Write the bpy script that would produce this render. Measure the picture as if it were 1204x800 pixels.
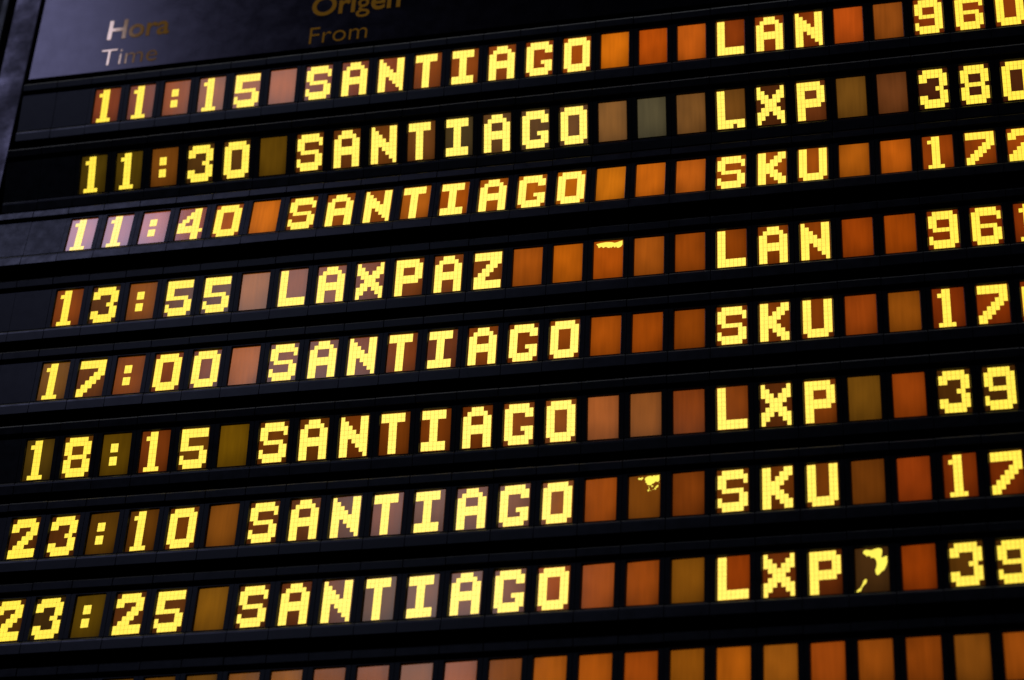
import bpy, bmesh, math, random
from mathutils import Matrix, Vector

random.seed(7)
for o in list(bpy.data.objects):
    bpy.data.objects.remove(o, do_unlink=True)
scene = bpy.context.scene
col = scene.collection

# ------------------------------------------------------------------ units
U = 0.06            # one character module is 60 mm wide; the board is laid out in module widths
ZB = 1.6 + 37.529 * U   # height of the board's own origin above the floor (camera at 1.6 m)

def W(x, y, z):
    """board coordinates (right, up, out of the face) -> world metres"""
    return Vector((x * U, -z * U, ZB + y * U))

# ------------------------------------------------------------------ camera
cam_d = bpy.data.cameras.new('camera')
cam = bpy.data.objects.new('camera', cam_d)
col.objects.link(cam)
scene.camera = cam
C = (23.0007, -37.5293, 43.8895)
right = (0.97502875, 0.04939815, -0.21651501)
down = (-0.08072464, -0.82942171, -0.55275959)
fwd = (-0.20688756, 0.55643459, -0.80472237)
def D(v): return Vector((v[0], -v[2], v[1]))
rx, ry, rz = D(right), -D(down), -D(fwd)
m = Matrix((rx, ry, rz)).transposed().to_4x4()
m.translation = W(*C)
cam.matrix_world = m
cam_d.sensor_fit = 'HORIZONTAL'
cam_d.sensor_width = 36.0
cam_d.lens = 2682.7 / 1204 * 36.0
cam_d.clip_start = 0.05
cam_d.clip_end = 300
cam_d.dof.use_dof = True
cam_d.dof.focus_distance = (W(11, -6, 0) - W(*C)).length
cam_d.dof.aperture_fstop = 2.8

# ------------------------------------------------------------------ world and light
world = bpy.data.worlds.new('World')
scene.world = world
world.use_nodes = True
bg = world.node_tree.nodes['Background']
bg.inputs[0].default_value = (0.55, 0.6, 1.0, 1)
bg.inputs[1].default_value = 0.002

def hall_light(name, az, el, dist, sx, sy, roll, color, power):
    """a far skylight / lamp of the hall, seen from the board in direction az (right +), el (up +)"""
    a, e = math.radians(az), math.radians(el)
    d = Vector((math.sin(a) * math.cos(e), -math.cos(a) * math.cos(e), math.sin(e)))
    L = bpy.data.lights.new(name, 'AREA')
    L.shape = 'RECTANGLE'; L.size = sx; L.size_y = sy
    L.color = color; L.energy = power
    o = bpy.data.objects.new(name, L)
    col.objects.link(o)
    o.matrix_world = (Matrix.Translation(W(6, -3, 0) + d * dist) @
                      d.to_track_quat('Z', 'Y').to_matrix().to_4x4() @ Matrix.Rotation(math.radians(roll), 4, 'Z'))
    return o

DIST = 30.0
def deg(d): return 2 * DIST * math.tan(math.radians(d) / 2)
hall_light('skylight_high', -34.8, 42.0, DIST, deg(8), deg(16), 20, (0.50, 0.53, 0.88), 690)
hall_light('skylight_low', -21.0, 31.3, DIST, deg(5), deg(6), 0, (0.46, 0.62, 0.74), 56)
hall_light('hall_lamp', -9.0, 18.5, DIST, deg(5), deg(6), 0, (0.60, 0.72, 0.60), 9)
hall_light('ceiling_light', 6.0, 87.5, 5.0, 8.0, 1.6, 0, (0.95, 0.97, 1.0), 26)

vs = scene.view_settings
vs.view_transform = 'Standard'; vs.look = 'None'; vs.gamma = 1; vs.exposure = 0
vs.use_curve_mapping = False
scene.render.engine = 'CYCLES'

# ------------------------------------------------------------------ materials
def new_mat(name):
    mt = bpy.data.materials.new(name); mt.use_nodes = True
    nt = mt.node_tree
    return mt, nt, nt.nodes['Principled BSDF']

def lin(c):
    return tuple((v / 255 / 12.92) if v <= 10 else ((v / 255 + 0.055) / 1.055) ** 2.4 for v in c)

def plastic(name, base, rough, spec, scale=40, bump=0.0, rvar=0.12, bvar=0.5, tint=(1, 1, 1)):
    mt, nt, b = new_mat(name)
    tc = nt.nodes.new('ShaderNodeTexCoord')
    geo = nt.nodes.new('ShaderNodeNewGeometry')
    n = nt.nodes.new('ShaderNodeTexNoise'); n.inputs['Scale'].default_value = scale
    n.inputs['Detail'].default_value = 6; n.inputs['Roughness'].default_value = 0.65
    nt.links.new(geo.outputs['Position'], n.inputs['Vector'])
    mr = nt.nodes.new('ShaderNodeMapRange')
    mr.inputs['From Min'].default_value = 0.3; mr.inputs['From Max'].default_value = 0.7
    mr.inputs['To Min'].default_value = rough - rvar; mr.inputs['To Max'].default_value = rough + rvar
    nt.links.new(n.outputs['Fac'], mr.inputs['Value']); nt.links.new(mr.outputs[0], b.inputs['Roughness'])
    mx = nt.nodes.new('ShaderNodeMix'); mx.data_type = 'RGBA'
    mx.inputs[6].default_value = tuple(v * (1 - bvar) for v in base) + (1,)
    mx.inputs[7].default_value = tuple(v * (1 + bvar) for v in base) + (1,)
    nt.links.new(n.outputs['Fac'], mx.inputs[0]); nt.links.new(mx.outputs[2], b.inputs['Base Color'])
    b.inputs['Specular IOR Level'].default_value = spec
    b.inputs['Specular Tint'].default_value = tint + (1,)
    if bump:
        bp = nt.nodes.new('ShaderNodeBump'); bp.inputs['Strength'].default_value = bump
        bp.inputs['Distance'].default_value = 0.002
        nt.links.new(n.outputs['Fac'], bp.inputs['Height']); nt.links.new(bp.outputs[0], b.inputs['Normal'])
    return mt

M_HOUSE = plastic('black_plastic_housing', (0.008, 0.009, 0.011), 0.32, 0.16, 60, 0.0, 0.05, 0.5, (.9, .88, 1))
M_TRIM = plastic('black_plastic_trim', (0.014, 0.015, 0.018), 0.33, 0.28, 60, 0.0, 0.06, 0.5, (.9, .88, 1))
M_DARK = plastic('matt_black_steel', (0.006, 0.006, 0.007), 0.7, 0.15, 20)
M_HEAD = plastic('glossy_black_header', (0.005, 0.005, 0.007), 0.17, 0.30, 28, 0.0, 0.03, 0.5, (.88, .76, 1))
M_POST = plastic('worn_blue_grey_post', (0.030, 0.030, 0.040), 0.40, 0.45, 11, 0.05, 0.22, 0.6, (.88, .76, 1))
M_STRIP = plastic('grey_metal_strip', (0.10, 0.10, 0.10), 0.5, 0.5, 30)
M_WALL = plastic('dark_wall_paint', (0.02, 0.02, 0.03), 0.7, 0.3, 6)

def screen_mat():
    """orange back-lit liquid-crystal pane; its own colour is the object's colour"""
    mt, nt, b = new_mat('backlit_amber_pane')
    N, Lk = nt.nodes, nt.links
    oi = N.new('ShaderNodeObjectInfo'); tc = N.new('ShaderNodeTexCoord')
    sep = N.new('ShaderNodeSeparateXYZ'); Lk.new(tc.outputs['Generated'], sep.inputs[0])
    def math_(op, a, c, clamp=False):
        k = N.new('ShaderNodeMath'); k.operation = op; k.use_clamp = clamp
        for i, v in enumerate((a, c)):
            if v is None: continue
            if isinstance(v, (int, float)): k.inputs[i].default_value = v
            else: Lk.new(v, k.inputs[i])
        return k.outputs[0]
    x = sep.outputs[0]; y = sep.outputs[2]
    # tube light behind the pane: strongest a little above the middle, weaker at the rims
    dx = math_('POWER', math_('ABSOLUTE', math_('SUBTRACT', x, 0.46), None), 3.0)
    dy = math_('POWER', math_('ABSOLUTE', math_('SUBTRACT', y, 0.66), None), 2.0)
    fall = math_('SUBTRACT', 1.04, math_('ADD', math_('MULTIPLY', dx, 1.9), math_('MULTIPLY', dy, 0.90)))
    mp = N.new('ShaderNodeMapping'); mp.inputs['Scale'].default_value = (9, 1, 0.9)
    Lk.new(tc.outputs['Generated'], mp.inputs[0])
    n = N.new('ShaderNodeTexNoise'); n.noise_dimensions = '4D'; n.inputs['Scale'].default_value = 1.0
    n.inputs['Detail'].default_value = 3
    Lk.new(mp.outputs[0], n.inputs['Vector']); Lk.new(math_('MULTIPLY', oi.outputs['Random'], 90), n.inputs['W'])
    n2 = N.new('ShaderNodeTexNoise'); n2.noise_dimensions = '4D'; n2.inputs['Scale'].default_value = 1.3
    n2.inputs['Detail'].default_value = 1
    Lk.new(tc.outputs['Generated'], n2.inputs['Vector']); Lk.new(math_('MULTIPLY', oi.outputs['Random'], 47), n2.inputs['W'])
    streak = math_('ADD', 0.42, math_('ADD', math_('MULTIPLY', n.outputs['Fac'], 0.44), math_('MULTIPLY', n2.outputs['Fac'], 0.70)))
    strength = math_('MULTIPLY', fall, streak)
    Lk.new(oi.outputs['Color'], b.inputs['Emission Color']); Lk.new(strength, b.inputs['Emission Strength'])
    b.inputs['Base Color'].default_value = (0.012, 0.008, 0.006, 1)
    b.inputs['Roughness'].default_value = 0.10
    b.inputs['Specular IOR Level'].default_value = 0.65
    return mt
M_PANE = screen_mat()

def lit_mat(name):
    mt, nt, b = new_mat(name)
    N, Lk = nt.nodes, nt.links
    oi = N.new('ShaderNodeObjectInfo'); tc = N.new('ShaderNodeTexCoord')
    n = N.new('ShaderNodeTexNoise'); n.inputs['Scale'].default_value = 60; n.inputs['Detail'].default_value = 2
    geo = N.new('ShaderNodeNewGeometry'); Lk.new(geo.outputs['Position'], n.inputs['Vector'])
    k = N.new('ShaderNodeMapRange'); k.inputs['To Min'].default_value = 0.85; k.inputs['To Max'].default_value = 1.15
    Lk.new(n.outputs['Fac'], k.inputs['Value']); Lk.new(k.outputs[0], b.inputs['Emission Strength'])
    Lk.new(oi.outputs['Color'], b.inputs['Emission Color'])
    b.inputs['Base Color'].default_value = (0.05, 0.04, 0.01, 1)
    b.inputs['Roughness'].default_value = 0.12
    return mt
M_LIT = lit_mat('lit_yellow_dots')

M_GOLD, nt_, b_ = new_mat('gold_vinyl_lettering')
b_.inputs['Base Color'].default_value = (0.32, 0.235, 0.15, 1)
b_.inputs['Metallic'].default_value = 0.75
b_.inputs['Roughness'].default_value = 0.045
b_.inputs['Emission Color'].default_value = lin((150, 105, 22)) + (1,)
b_.inputs['Emission Strength'].default_value = 0.21   # faint glow added to the lettering so it shows in the dim hall

# ------------------------------------------------------------------ helpers
def link(name, mesh, mat=None, parent=None, loc=(0, 0, 0), rot=None):
    o = bpy.data.objects.new(name, mesh)
    col.objects.link(o)
    if mat and mesh and not mesh.materials: mesh.materials.append(mat)
    if parent: o.parent = parent
    o.location = loc
    if rot: o.rotation_euler = rot
    return o

def tag(o, label=None, cat=None, group=None, kind=None):
    if label: o['label'] = label
    if cat: o['category'] = cat
    if group: o['group'] = group
    if kind: o['kind'] = kind
    return o

def add_box(bm, x0, x1, y0, y1, z0, z1, bevel=0.0, seg=2):
    """box in board units (x right, y up, z out); world axes (x, -z, y)"""
    vs = [bm.verts.new((x * U, -z * U, y * U)) for z in (z0, z1) for y in (y0, y1) for x in (x0, x1)]
    fs = [(0, 2, 3, 1), (4, 5, 7, 6), (0, 1, 5, 4), (2, 6, 7, 3), (0, 4, 6, 2), (1, 3, 7, 5)]
    F = [bm.faces.new([vs[i] for i in f]) for f in fs]
    if bevel:
        es = list({e for f in F for e in f.edges})
        bmesh.ops.bevel(bm, geom=es, offset=bevel * U, segments=seg, affect='EDGES', profile=0.5)

def finish(bm, name, smooth=False):
    bmesh.ops.recalc_face_normals(bm, faces=bm.faces)
    me = bpy.data.meshes.new(name); bm.to_mesh(me); bm.free()
    if smooth:
        for p in me.polygons: p.use_smooth = True
    return me

def boxes(name, lst, bevel=0.0):
    bm = bmesh.new()
    for b in lst: add_box(bm, *b, bevel=bevel)
    return finish(bm, name)

def empty(name, loc):
    o = bpy.data.objects.new(name, None); col.objects.link(o)
    o.empty_display_size = 0.05; o.location = loc
    return o

# ------------------------------------------------------------------ the setting
wall = link('wall', boxes('wall', [(-40, 60, -40, 40, -6, -5)]), M_WALL, None, W(0, 0, 0))
tag(wall, kind='structure')

# ------------------------------------------------------------------ cabinet
RIGHT = 26.6
cab = empty('board_cabinet', W(-3, -18, -2))
tag(cab, 'dark metal cabinet with a worn blue-grey side post carrying the display rows', 'cabinet')
off = W(0, 0, 0) - cab.location
link('back_plate', boxes('back_plate', [(-3.4, RIGHT, -18, 8.2, -2.6, -1.4)]), M_DARK, cab, off)
link('side_post', boxes('side_post', [(-3.43, -2.63, -18, 8.2, -1.39, 0.0)], 0.03), M_POST, cab, off)
link('shadow_channel', boxes('shadow_channel', [(-3.66, -3.44, -18, 8.2, -2.5, -0.5)]), M_DARK, cab, off)
link('edge_strip', boxes('edge_strip', [(-3.85, -3.66, -18, 8.2, -2.6, 0.0)], 0.02), M_STRIP, cab, off)

# ------------------------------------------------------------------ header panel
head = empty('header_panel', W(-2.52, 2.86, -1.39))
tag(head, 'glossy black header panel with gold words Hora, Time, Origen and From', 'panel')
hoff = W(0, 0, 0) - head.location
link('panel', boxes('panel', [(-2.52, RIGHT, 2.87, 8.0, -1.39, 0.0)], 0.02), M_HEAD, head, hoff)

def word(text, x0, x1, base, cap, bold):
    def flat(offset, keep):
        cu = bpy.data.curves.new('lettering', 'FONT'); cu.body = text
        cu.size = 1.0; cu.extrude = 0.004; cu.offset = offset; cu.resolution_u = 6
        cu.materials.append(M_GOLD); cu.materials.append(M_DARK)
        for k, chx in enumerate(text): cu.body_format[k].material_index = 1 if chx == 'g' else 0
        t = bpy.data.objects.new('tmp', cu); col.objects.link(t)
        bpy.context.view_layer.update()
        me = bpy.data.meshes.new_from_object(t.evaluated_get(bpy.context.evaluated_depsgraph_get()))
        bpy.data.objects.remove(t, do_unlink=True)
        bm = bmesh.new(); bm.from_mesh(me)
        bmesh.ops.delete(bm, geom=[f for f in bm.faces if f.material_index != keep], context='FACES')
        for f in bm.faces: f.material_index = 0
        return bm
    bm = flat(bold, 0)
    if 'g' in text:                       # the tight loops of the g take less weight
        g = flat(0.002, 1); tmp = bpy.data.meshes.new('tmp'); g.to_mesh(tmp); g.free()
        bm.from_mesh(tmp); bpy.data.meshes.remove(tmp)
    me = bpy.data.meshes.new('lettering'); bm.to_mesh(me); bm.free()
    xs = [v.co.x for v in me.vertices]
    # cap height from the first (capital) letter
    xa, xb = min(xs), max(xs)
    first = [v.co.y for v in me.vertices if v.co.x < xa + 0.12 * (xb - xa)]
    ya, yb = 0.0, max(first)
    for v in me.vertices:
        x = x0 + (v.co.x - xa) / (xb - xa) * (x1 - x0)
        y = base + v.co.y / yb * cap
        z = 0.012 if v.co.z > 0 else -0.002
        v.co = (x * U, -z * U, y * U)
    me.materials.clear()
    return me
for text, x0, x1, base, cap, bold in (
        ('Hora', -0.37, 1.44, 4.03, 0.68, 0.016), ('Time', -0.44, 1.21, 3.07, 0.575, -0.012),
        ('Origen', 5.55, 8.05, 4.03, 0.68, 0.016), ('From', 5.58, 7.20, 3.02, 0.57, -0.012)):
    o = link('lettering', word(text, x0, x1, base, cap, bold), M_GOLD, head, hoff)
    o['label'] = 'gold word ' + text

# ------------------------------------------------------------------ character modules
Ww, Hh = 0.689, 1.078
HX, HY = Ww / 2, Hh / 2
SX = 0.495                       # half width of a module (the rest is the seam)

def frame_mesh():
    """face plate with a window opening, on a deep box body"""
    bm = bmesh.new()
    y0, y1 = -HY - 0.045, HY + 0.055
    o_ = [(-SX, y0), (SX, y0), (SX, y1), (-SX, y1)]
    ex = 0.035
    i_ = [(-HX - ex, -HY - ex), (HX + ex, -HY - ex), (HX + ex, HY + ex), (-HX - ex, HY + ex)]
    b_ = [(-HX - .004, -HY - .004), (HX + .004, -HY - .004), (HX + .004, HY + .004), (-HX - .004, HY + .004)]
    def V(p, z): return bm.verts.new((p[0] * U, -z * U, p[1] * U))
    of = [V(p, 0) for p in o_]; inf = [V(p, 0) for p in i_]
    inb = [V(p, -0.07) for p in b_]; ob = [V(p, -0.16) for p in o_]
    for k in range(4):
        l = (k + 1) % 4
        bm.faces.new((of[k], of[l], inf[l], inf[k]))
        bm.faces.new((inf[k], inf[l], inb[l], inb[k]))
        bm.faces.new((of[l], of[k], ob[k], ob[l]))
    bm.faces.new((inb[0], inb[1], inb[2], inb[3]))
    bm.faces.new((ob[3], ob[2], ob[1], ob[0]))
    add_box(bm, -SX + 0.01, SX - 0.01, -HY - 0.37, HY + 0.38, -0.75, -0.17)
    return finish(bm, 'character_module')

ME_FRAME = frame_mesh()
ME_BLANK = boxes('blank_module', [(-SX, SX, -HY - 0.045, HY + 0.055, -0.16, 0.0), (-SX + 0.01, SX - 0.01, -HY - 0.37, HY + 0.38, -0.75, -0.17)])
def profile_mesh(name, pts):
    """moulding: a closed (up, out) outline drawn across one module width"""
    bm = bmesh.new()
    a = [bm.verts.new((-SX * U, -z * U, y * U)) for y, z in pts]
    b = [bm.verts.new((SX * U, -z * U, y * U)) for y, z in pts]
    bm.faces.new(a); bm.faces.new(list(reversed(b)))
    n = len(pts)
    for k in range(n):
        bm.faces.new((a[k], b[k], b[(k + 1) % n], a[(k + 1) % n]))
    ends = [e for e in bm.edges if abs(e.verts[0].co.x - e.verts[1].co.x) < 1e-7]
    bmesh.ops.bevel(bm, geom=ends, offset=0.006 * U, segments=1, affect='EDGES')
    return finish(bm, name)
T0, T1, B0, B1 = HY + 0.175, HY + 0.42, -HY - 0.06, -HY - 0.41
ME_CAP = profile_mesh('top_cap', [(T0, -.16), (T0, .035), (T0 + .015, .05), (T1 - .052, .06), (T1 - .012, .038), (T1, .012), (T1, -.72), (HY + .39, -.72), (HY + .39, -.16)])
ME_LIP = profile_mesh('bottom_lip', [(B0, -.16), (B0, .0), (B0 - .035, .026), (B0 - .06, .038), (B0 - .10, .042), (B1 + .02, .040), (B1, .02), (B1, -.72), (-HY - .38, -.72), (-HY - .38, -.16)])
ME_PANE = boxes('screen', [(-HX - 0.012, HX + 0.012, -HY - 0.012, HY + 0.012, -0.015, 0.0)])

G = {
 '0': '.#####. ####### ##...## ##...## ##...## ##...## ##...## ####### .#####.',
 '1': '..##... .###... ..##... ..##... ..##... ..##... ..##... ..##... .####..',
 '2': '.#####. ####### ##...## ....### ...###. ..###.. .###... ####### #######',
 '3': '.#####. ####### ##...## .....## ....##. .....## ##...## ####### .#####.',
 '4': '....##. ...###. ..####. .##.##. ##..##. ######. ####### ....##. ....##.',
 '5': '####### ####### ##..... ##..... ######. .....## #....## ####### .#####.',
 '6': '.#####. ####### ##....# ##..... ######. ##...## ##...## ####### .#####.',
 '7': '####### ####### .....## ....### ...###. ..###.. .###... ###.... ##.....',
 '8': '.#####. ####### ##...## ##...## .#####. ##...## ##...## ####### .#####.',
 '9': '.#####. ####### ##...## ##...## .###### .....## #....## ####### .#####.',
 ':': '....... ....... ..##... ..##... ....... ..##... ..##... ....... .......',
 'A': '..###.. .#####. ##...## ##...## ####### ####### ##...## ##...## ##...##',
 'G': '.#####. ####### ##...## ##..... ##..... ##..### ##...## ####### .#####.',
 'I': '######. ######. ..##... ..##... ..##... ..##... ..##... ######. ######.',
 'K': '##...## ##..### ##.###. #####.. ####... #####.. ##.###. ##..### ##...##',
 'L': '##..... ##..... ##..... ##..... ##..... ##..... ##..... ####### #######',
 'l': '##..... ##..... ##..... ##..... ##..... ##..... ##..... ####### ####.##',
 'N': '#....## ##...## ###..## ####.## ####### ##.#### ##..### ##...## ##....#',
 'O': '.#####. ####### ##...## ##...## ##...## ##...## ##...## ####### .#####.',
 'P': '######. ####### ##...## ##...## ####### ######. ##..... ##..... ##.....',
 'S': '.#####. ####### ##....# ##..... .#####. .....## #....## ####### .#####.',
 'T': '######. ######. ..##... ..##... ..##... ..##... ..##... ..##... ..##...',
 'U': '##...## ##...## ##...## ##...## ##...## ##...## ##...## ####### .#####.',
 'X': '#.....# ##...## ###.### .#####. ..###.. .#####. ###.### ##...## #.....#',
 'Z': '####### ####### ....### ...###. ..###.. .###... ###.... ####### #######',
}
def glyph_mesh(ch):
    bm = bmesh.new()
    cw, rh = Ww * 0.985 / 7, Hh * 0.985 / 9
    gx, gy = cw * 0.032, rh * 0.026
    for r, line in enumerate(G[ch].split()):
        for c, k in enumerate(line):
            if k != '#': continue
            x = -Ww * 0.985 / 2 + c * cw; y = Hh * 0.985 / 2 - r * rh
            a, b = x + gx, x + cw - gx; t, s = y - gy, y - rh + gy
            z = 0.005
            v = [bm.verts.new((X * U, -Z * U, Y * U)) for Z in (0.0005, z) for X, Y in ((a, s), (b, s), (b, t), (a, t))]
            bm.faces.new(v[4:8])
            for q in range(4):
                bm.faces.new((v[q], v[(q + 1) % 4], v[4 + (q + 1) % 4], v[4 + q]))
    me = bpy.data.meshes.new('lit_character')
    bmesh.ops.recalc_face_normals(bm, faces=bm.faces)
    bm.to_mesh(me); bm.free()
    me.materials.append(M_LIT)
    return me
GM = {}

def blotch_mesh(polys):
    """bleeding liquid-crystal patches; points in window fractions, x right, y down"""
    bm = bmesh.new()
    for P in polys:
        lo = [bm.verts.new(((x - 0.5) * Ww * U, -0.0005 * U, (0.5 - y) * Hh * U)) for x, y in P]
        hi = [bm.verts.new(((x - 0.5) * Ww * U, -0.005 * U, (0.5 - y) * Hh * U)) for x, y in P]
        n = len(P)
        f = bm.faces.new(hi)
        for k in range(n):
            bm.faces.new((lo[k], lo[(k + 1) % n], hi[(k + 1) % n], hi[k]))
    bmesh.ops.recalc_face_normals(bm, faces=bm.faces)
    bmesh.ops.triangulate(bm, faces=[f for f in bm.faces if len(f.verts) > 4])
    me = bpy.data.meshes.new('lit_blotch'); bm.to_mesh(me); bm.free()
    me.materials.append(M_LIT)
    return me

def blob(cx, cy, r, n=9, sd=0):
    rr = random.Random(sd)
    return [(cx + r * rr.uniform(.7, 1.25) * math.cos(2 * math.pi * k / n), cy + r * .65 * rr.uniform(.7, 1.25) * math.sin(2 * math.pi * k / n)) for k in range(n)]
BLOTCH = {
 (3, 14): [[(.06, .055), (.20, .035), (.40, .02), (.60, .03), (.72, .06), (.82, .045), (.90, .025), (.995, .012), (.995, .12), (.95, .17), (.86, .20), (.80, .195), (.785, .165), (.76, .155), (.73, .19), (.70, .18), (.68, .15), (.63, .165), (.60, .185), (.56, .165), (.52, .185), (.46, .17), (.44, .155), (.40, .145), (.36, .15), (.33, .17), (.29, .165), (.27, .14), (.22, .13), (.19, .155), (.14, .16), (.12, .11)]],
 (6, 15): [[(.52, .05), (.60, .02), (.70, .01), (.76, .03), (.80, .005), (.88, .02), (.93, .01), (.995, .01), (.995, .13), (.96, .17), (.91, .165), (.86, .15), (.82, .19), (.76, .20), (.72, .235), (.64, .23), (.58, .21), (.59, .18), (.53, .16), (.545, .12), (.51, .10)],
           [(.28, .05), (.33, .035), (.37, .045), (.44, .025), (.46, .05), (.40, .09), (.36, .08), (.30, .08)],
           blob(.645, .275, .016, 7, 1), blob(.66, .315, .018, 7, 9), blob(.635, .36, .034, 8, 2), blob(.76, .265, .032, 8, 3), blob(.72, .365, .014, 6, 4), blob(.86, .33, .028, 8, 5),
           [(.86, .31), (.90, .27), (.95, .245), (.97, .255), (.96, .285), (.91, .31), (.88, .33)], blob(.79, .35, .012, 6, 6), blob(.99, .20, .01, 6, 7)],
 (7, 20): [[(.245, .075), (.28, .045), (.34, .035), (.40, .04), (.46, .05), (.52, .05), (.58, .035), (.66, .02), (.74, .015), (.80, .03), (.84, .06), (.835, .12), (.82, .17), (.80, .225), (.82, .24), (.87, .235), (.93, .22), (.985, .205), (.985, .36), (.94, .44), (.88, .525), (.80, .555), (.74, .60), (.68, .635), (.635, .62), (.61, .56), (.60, .52), (.635, .46), (.655, .40), (.66, .35), (.64, .29), (.61, .245), (.57, .225), (.53, .22), (.495, .235), (.475, .195), (.43, .175), (.39, .17), (.35, .185), (.325, .16), (.31, .135), (.275, .135), (.25, .11)],
           [(.27, .755), (.30, .745), (.325, .77), (.32, .82), (.29, .855), (.24, .885), (.19, .93), (.155, .965), (.15, 1.0), (.12, 1.03), (.06, 1.04), (.02, 1.06), (.005, 1.03), (.02, 1.005), (.07, .985), (.115, .955), (.15, .92), (.19, .86), (.22, .80)]],
}
BLOTCH[(7, 20)][1] = [(x, min(y * .94, .995)) for x, y in BLOTCH[(7, 20)][1]]

# rows of the board: centre height and tilt as they hang (a positive tilt leans the top forward)
YC = [1.616, -0.7456, -2.7376, -5.0587, -7.2859, -9.5727, -11.7548, -13.9432, -16.15]
TH = [4.38, 11.58, -5.85, 1.10, -0.13, 4.93, -0.29, -2.16, -2.5]
TEXT = ['11:15 SANTIAGO   LAN  960', '11:30 SANTIAGO   lXP  380', '11:40 SANTIAGO   SKU  172',
        '13:55 LAXPAZ     LAN  961', '17:00 SANTIAGO   SKU  170', '18:15 SANTIAGO   LXP  39',
        '23:10 SANTIAGO   SKU  17', '23:25 SANTIAGO   LXP  39', '']
LABEL = ['black display row reading 11:15 SANTIAGO directly under the header panel',
         'black display row reading 11:30 SANTIAGO with dull olive panes, tilted forward',
         'black display row reading 11:40 SANTIAGO with bright orange panes',
         'black display row reading 13:55 LAXPAZ with a yellow stain in one blank pane',
         'black display row reading 17:00 SANTIAGO, pale orange blank pane after the zeros',
         'black display row reading 18:15 SANTIAGO, olive blank pane between time and word',
         'black display row reading 23:10 SANTIAGO with a speckled yellow patch in one blank pane',
         'black display row reading 23:25 SANTIAGO with a hooked yellow patch in one blank pane',
         'blank display row of plain orange panes below the 23:25 row']
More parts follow.
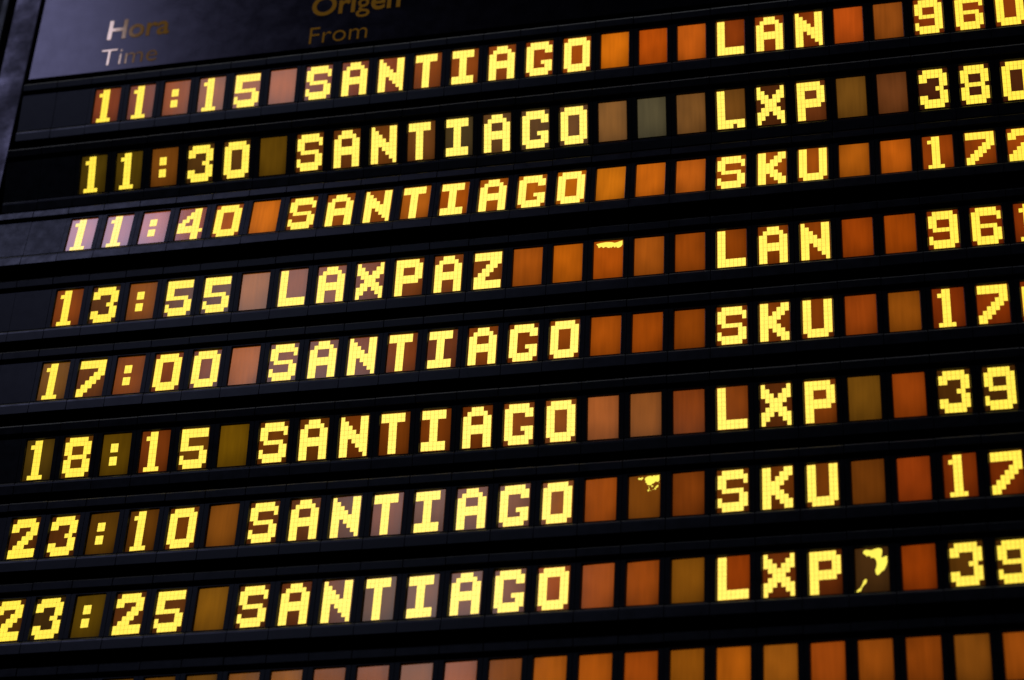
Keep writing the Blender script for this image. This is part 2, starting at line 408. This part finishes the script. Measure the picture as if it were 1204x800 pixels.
# pane colours (sRGB as the back light shows through), by row, for columns 0..25
def rep(s):
    out = []
    for c, n in s: out += [c] * n
    return out
PANE = [
 rep([((140, 62, 22), 2), ((165, 80, 20), 1), ((160, 80, 20), 2), ((175, 86, 24), 1), ((140, 62, 18), 3), ((150, 72, 18), 2), ((160, 76, 18), 1), ((160, 70, 15), 1), ((185, 85, 12), 1), ((232, 120, 12), 1), ((196, 82, 8), 1), ((200, 92, 16), 1), ((150, 62, 10), 3), ((200, 82, 14), 1), ((165, 85, 18), 1), ((150, 62, 10), 4)]),
 rep([((88, 70, 8), 2), ((125, 70, 14), 1), ((92, 58, 16), 1), ((98, 60, 18), 1), ((105, 76, 8), 1), ((118, 62, 16), 3), ((120, 68, 22), 1), ((76, 62, 24), 1), ((105, 66, 22), 2), ((115, 70, 22), 1), ((138, 88, 30), 1), ((84, 78, 40), 1), ((128, 82, 30), 1), ((120, 72, 20), 1), ((88, 42, 10), 1), ((118, 58, 18), 1), ((122, 82, 18), 1), ((112, 60, 22), 1), ((80, 38, 12), 4)]),
 rep([((165, 80, 20), 2), ((180, 88, 22), 1), ((165, 80, 22), 1), ((175, 85, 20), 1), ((232, 120, 18), 1), ((165, 82, 14), 3), ((195, 102, 18), 1), ((190, 90, 10), 1), ((180, 90, 12), 1), ((200, 104, 12), 1), ((205, 108, 10), 1), ((226, 122, 14), 1), ((215, 108, 14), 1), ((205, 100, 18), 1), ((170, 82, 12), 3), ((190, 98, 12), 1), ((206, 98, 12), 1), ((160, 68, 8), 4)]),
 rep([((140, 66, 8), 1), ((98, 54, 12), 1), ((146, 76, 12), 1), ((110, 58, 14), 2), ((165, 92, 30), 1), ((150, 75, 30), 2), ((135, 65, 20), 1), ((140, 68, 12), 3), ((176, 84, 12), 1), ((196, 96, 8), 1), ((186, 84, 8), 1), ((170, 84, 14), 1), ((155, 70, 8), 1), ((145, 64, 6), 3), ((160, 65, 5), 1), ((175, 74, 5), 1), ((140, 52, 5), 4)]),
 rep([((122, 76, 14), 1), ((118, 62, 8), 1), ((150, 74, 12), 1), ((138, 62, 8), 2), ((178, 94, 28), 1), ((128, 60, 14), 2), ((136, 62, 12), 2), ((125, 62, 22), 1), ((140, 66, 10), 1), ((135, 60, 8), 1), ((150, 70, 10), 1), ((176, 82, 8), 1), ((170, 76, 6), 1), ((150, 68, 6), 1), ((138, 62, 8), 3), ((162, 70, 10), 1), ((156, 82, 10), 1), ((145, 54, 6), 4)]),
 rep([((86, 66, 10), 1), ((110, 64, 10), 1), ((98, 72, 4), 1), ((128, 58, 12), 1), ((110, 64, 10), 1), ((118, 86, 4), 1), ((112, 58, 8), 2), ((120, 55, 8), 1), ((122, 58, 8), 1), ((128, 58, 8), 2), ((138, 66, 12), 1), ((150, 78, 18), 1), ((172, 90, 30), 1), ((150, 82, 24), 1), ((145, 66, 12), 1), ((140, 64, 10), 1), ((100, 48, 10), 1), ((135, 62, 10), 1), ((122, 76, 12), 1), ((152, 64, 8), 1), ((82, 46, 8), 4)]),
 rep([((92, 48, 8), 2), ((96, 60, 4), 1), ((106, 60, 4), 1), ((122, 60, 4), 1), ((136, 76, 12), 1), ((112, 56, 8), 2), ((110, 58, 14), 1), ((135, 68, 26), 1), ((125, 72, 34), 1), ((128, 66, 24), 1), ((132, 70, 18), 1), ((150, 80, 14), 1), ((174, 80, 10), 1), ((128, 68, 8), 1), ((130, 60, 8), 1), ((118, 58, 8), 3), ((118, 60, 8), 1), ((154, 60, 8), 1), ((128, 48, 5), 4)]),
 rep([((94, 54, 8), 1), ((68, 48, 8), 1), ((92, 70, 2), 1), ((102, 54, 12), 2), ((136, 92, 8), 1), ((104, 54, 10), 1), ((110, 52, 10), 1), ((115, 56, 14), 1), ((110, 62, 14), 1), ((125, 72, 34), 1), ((128, 70, 30), 1), ((135, 72, 24), 1), ((160, 72, 10), 1), ((174, 82, 18), 1), ((162, 74, 8), 1), ((130, 76, 8), 1), ((148, 60, 5), 1), ((110, 48, 8), 2), ((76, 50, 14), 1), ((152, 60, 4), 1), ((88, 52, 8), 4)]),
 rep([((110, 72, 8), 3), ((120, 75, 10), 3), ((140, 82, 12), 1), ((165, 95, 14), 1), ((145, 76, 10), 1), ((165, 88, 28), 1), ((155, 86, 26), 1), ((168, 86, 24), 1), ((148, 80, 20), 1), ((196, 100, 10), 1), ((188, 90, 8), 1), ((170, 76, 8), 1), ((158, 86, 8), 1), ((192, 98, 10), 1), ((172, 95, 14), 1), ((168, 74, 10), 1), ((166, 80, 10), 1), ((162, 75, 8), 1), ((146, 80, 12), 1), ((170, 82, 10), 3)]),
]
YAW = [0, 0, 0, 0, 0, 0, -2.3, -2.4, -1.4]      # degrees by which the panes of a row sit askew
PIT = [0, 0, 0, 0, -0.45, 0, 0, 0, 0]
NC = 26

for r in range(9):
    row = empty('display_row', W(0, YC[r], 0))
    t = math.radians(TH[r])
    row.rotation_euler = (t, 0, 0)
    tag(row, LABEL[r], 'display row', 'rows of the arrivals board')
    rr = random.Random(100 + r)
    link('rail', boxes('rail', [(-2.47, NC - 0.52, -0.45, 0.45, -1.05, -0.751)]), M_DARK, row)
    txt = TEXT[r].ljust(NC)
    for c in range(-2, NC):
        blank = c < 0
        # the modules are clipped on by hand and never sit perfectly in line
        loc = (c * U, (-.05 + rr.uniform(-.004, .004)) * U, rr.uniform(-.003, .003) * U)
        mod = link('blank_module' if blank else 'character_module', ME_BLANK if blank else ME_FRAME, M_HOUSE, row, loc,
                   (math.radians(rr.uniform(-.15, .15)), 0, math.radians(rr.uniform(-.12, .12))))
        link('top_cap', ME_CAP, M_TRIM, mod)
        link('bottom_lip', ME_LIP, M_TRIM, mod)
        if blank: continue
        rot = (math.radians(PIT[r] + rr.uniform(-.35, .35)), 0, math.radians(YAW[r] + rr.uniform(-.35, .35)))
        pane = link('screen', ME_PANE, M_PANE, mod, (0, 0.050 * U, 0), rot)
        k = rr.uniform(.93, 1.07) * (.64 if r == 8 else .76)
        cl = lin(PANE[r][c])
        if cl[1] > .42 * cl[0]: cl = (cl[0], cl[1] * .88, cl[2])   # olive panes are really a dull amber
        pane.color = (cl[0] * k, cl[1] * k * rr.uniform(.97, 1.03), cl[2], 1)
        # dots glow a little paler in the middle columns of the board
        q = math.exp(-((c - 12) / 9.0) ** 2) * (1 if r > 3 else .85)
        yel = (1.20 + .25 * q, .87 + .17 * q, .060 + .13 * q, 1)
        ch = txt[c]
        if ch != ' ':
            if ch not in GM: GM[ch] = glyph_mesh(ch)
            g = link('lit_character', GM[ch], M_LIT, mod, (0, 0.0495 * U, 0), rot)
            g.color = yel
        if (r, c) in BLOTCH:
            g = link('lit_blotch', blotch_mesh(BLOTCH[(r, c)]), M_LIT, mod, (0, 0.0495 * U, 0), rot)
            g.color = (1.15, .95, .11, 1)
            g['label'] = 'bright yellow bleeding patch in a blank pane'
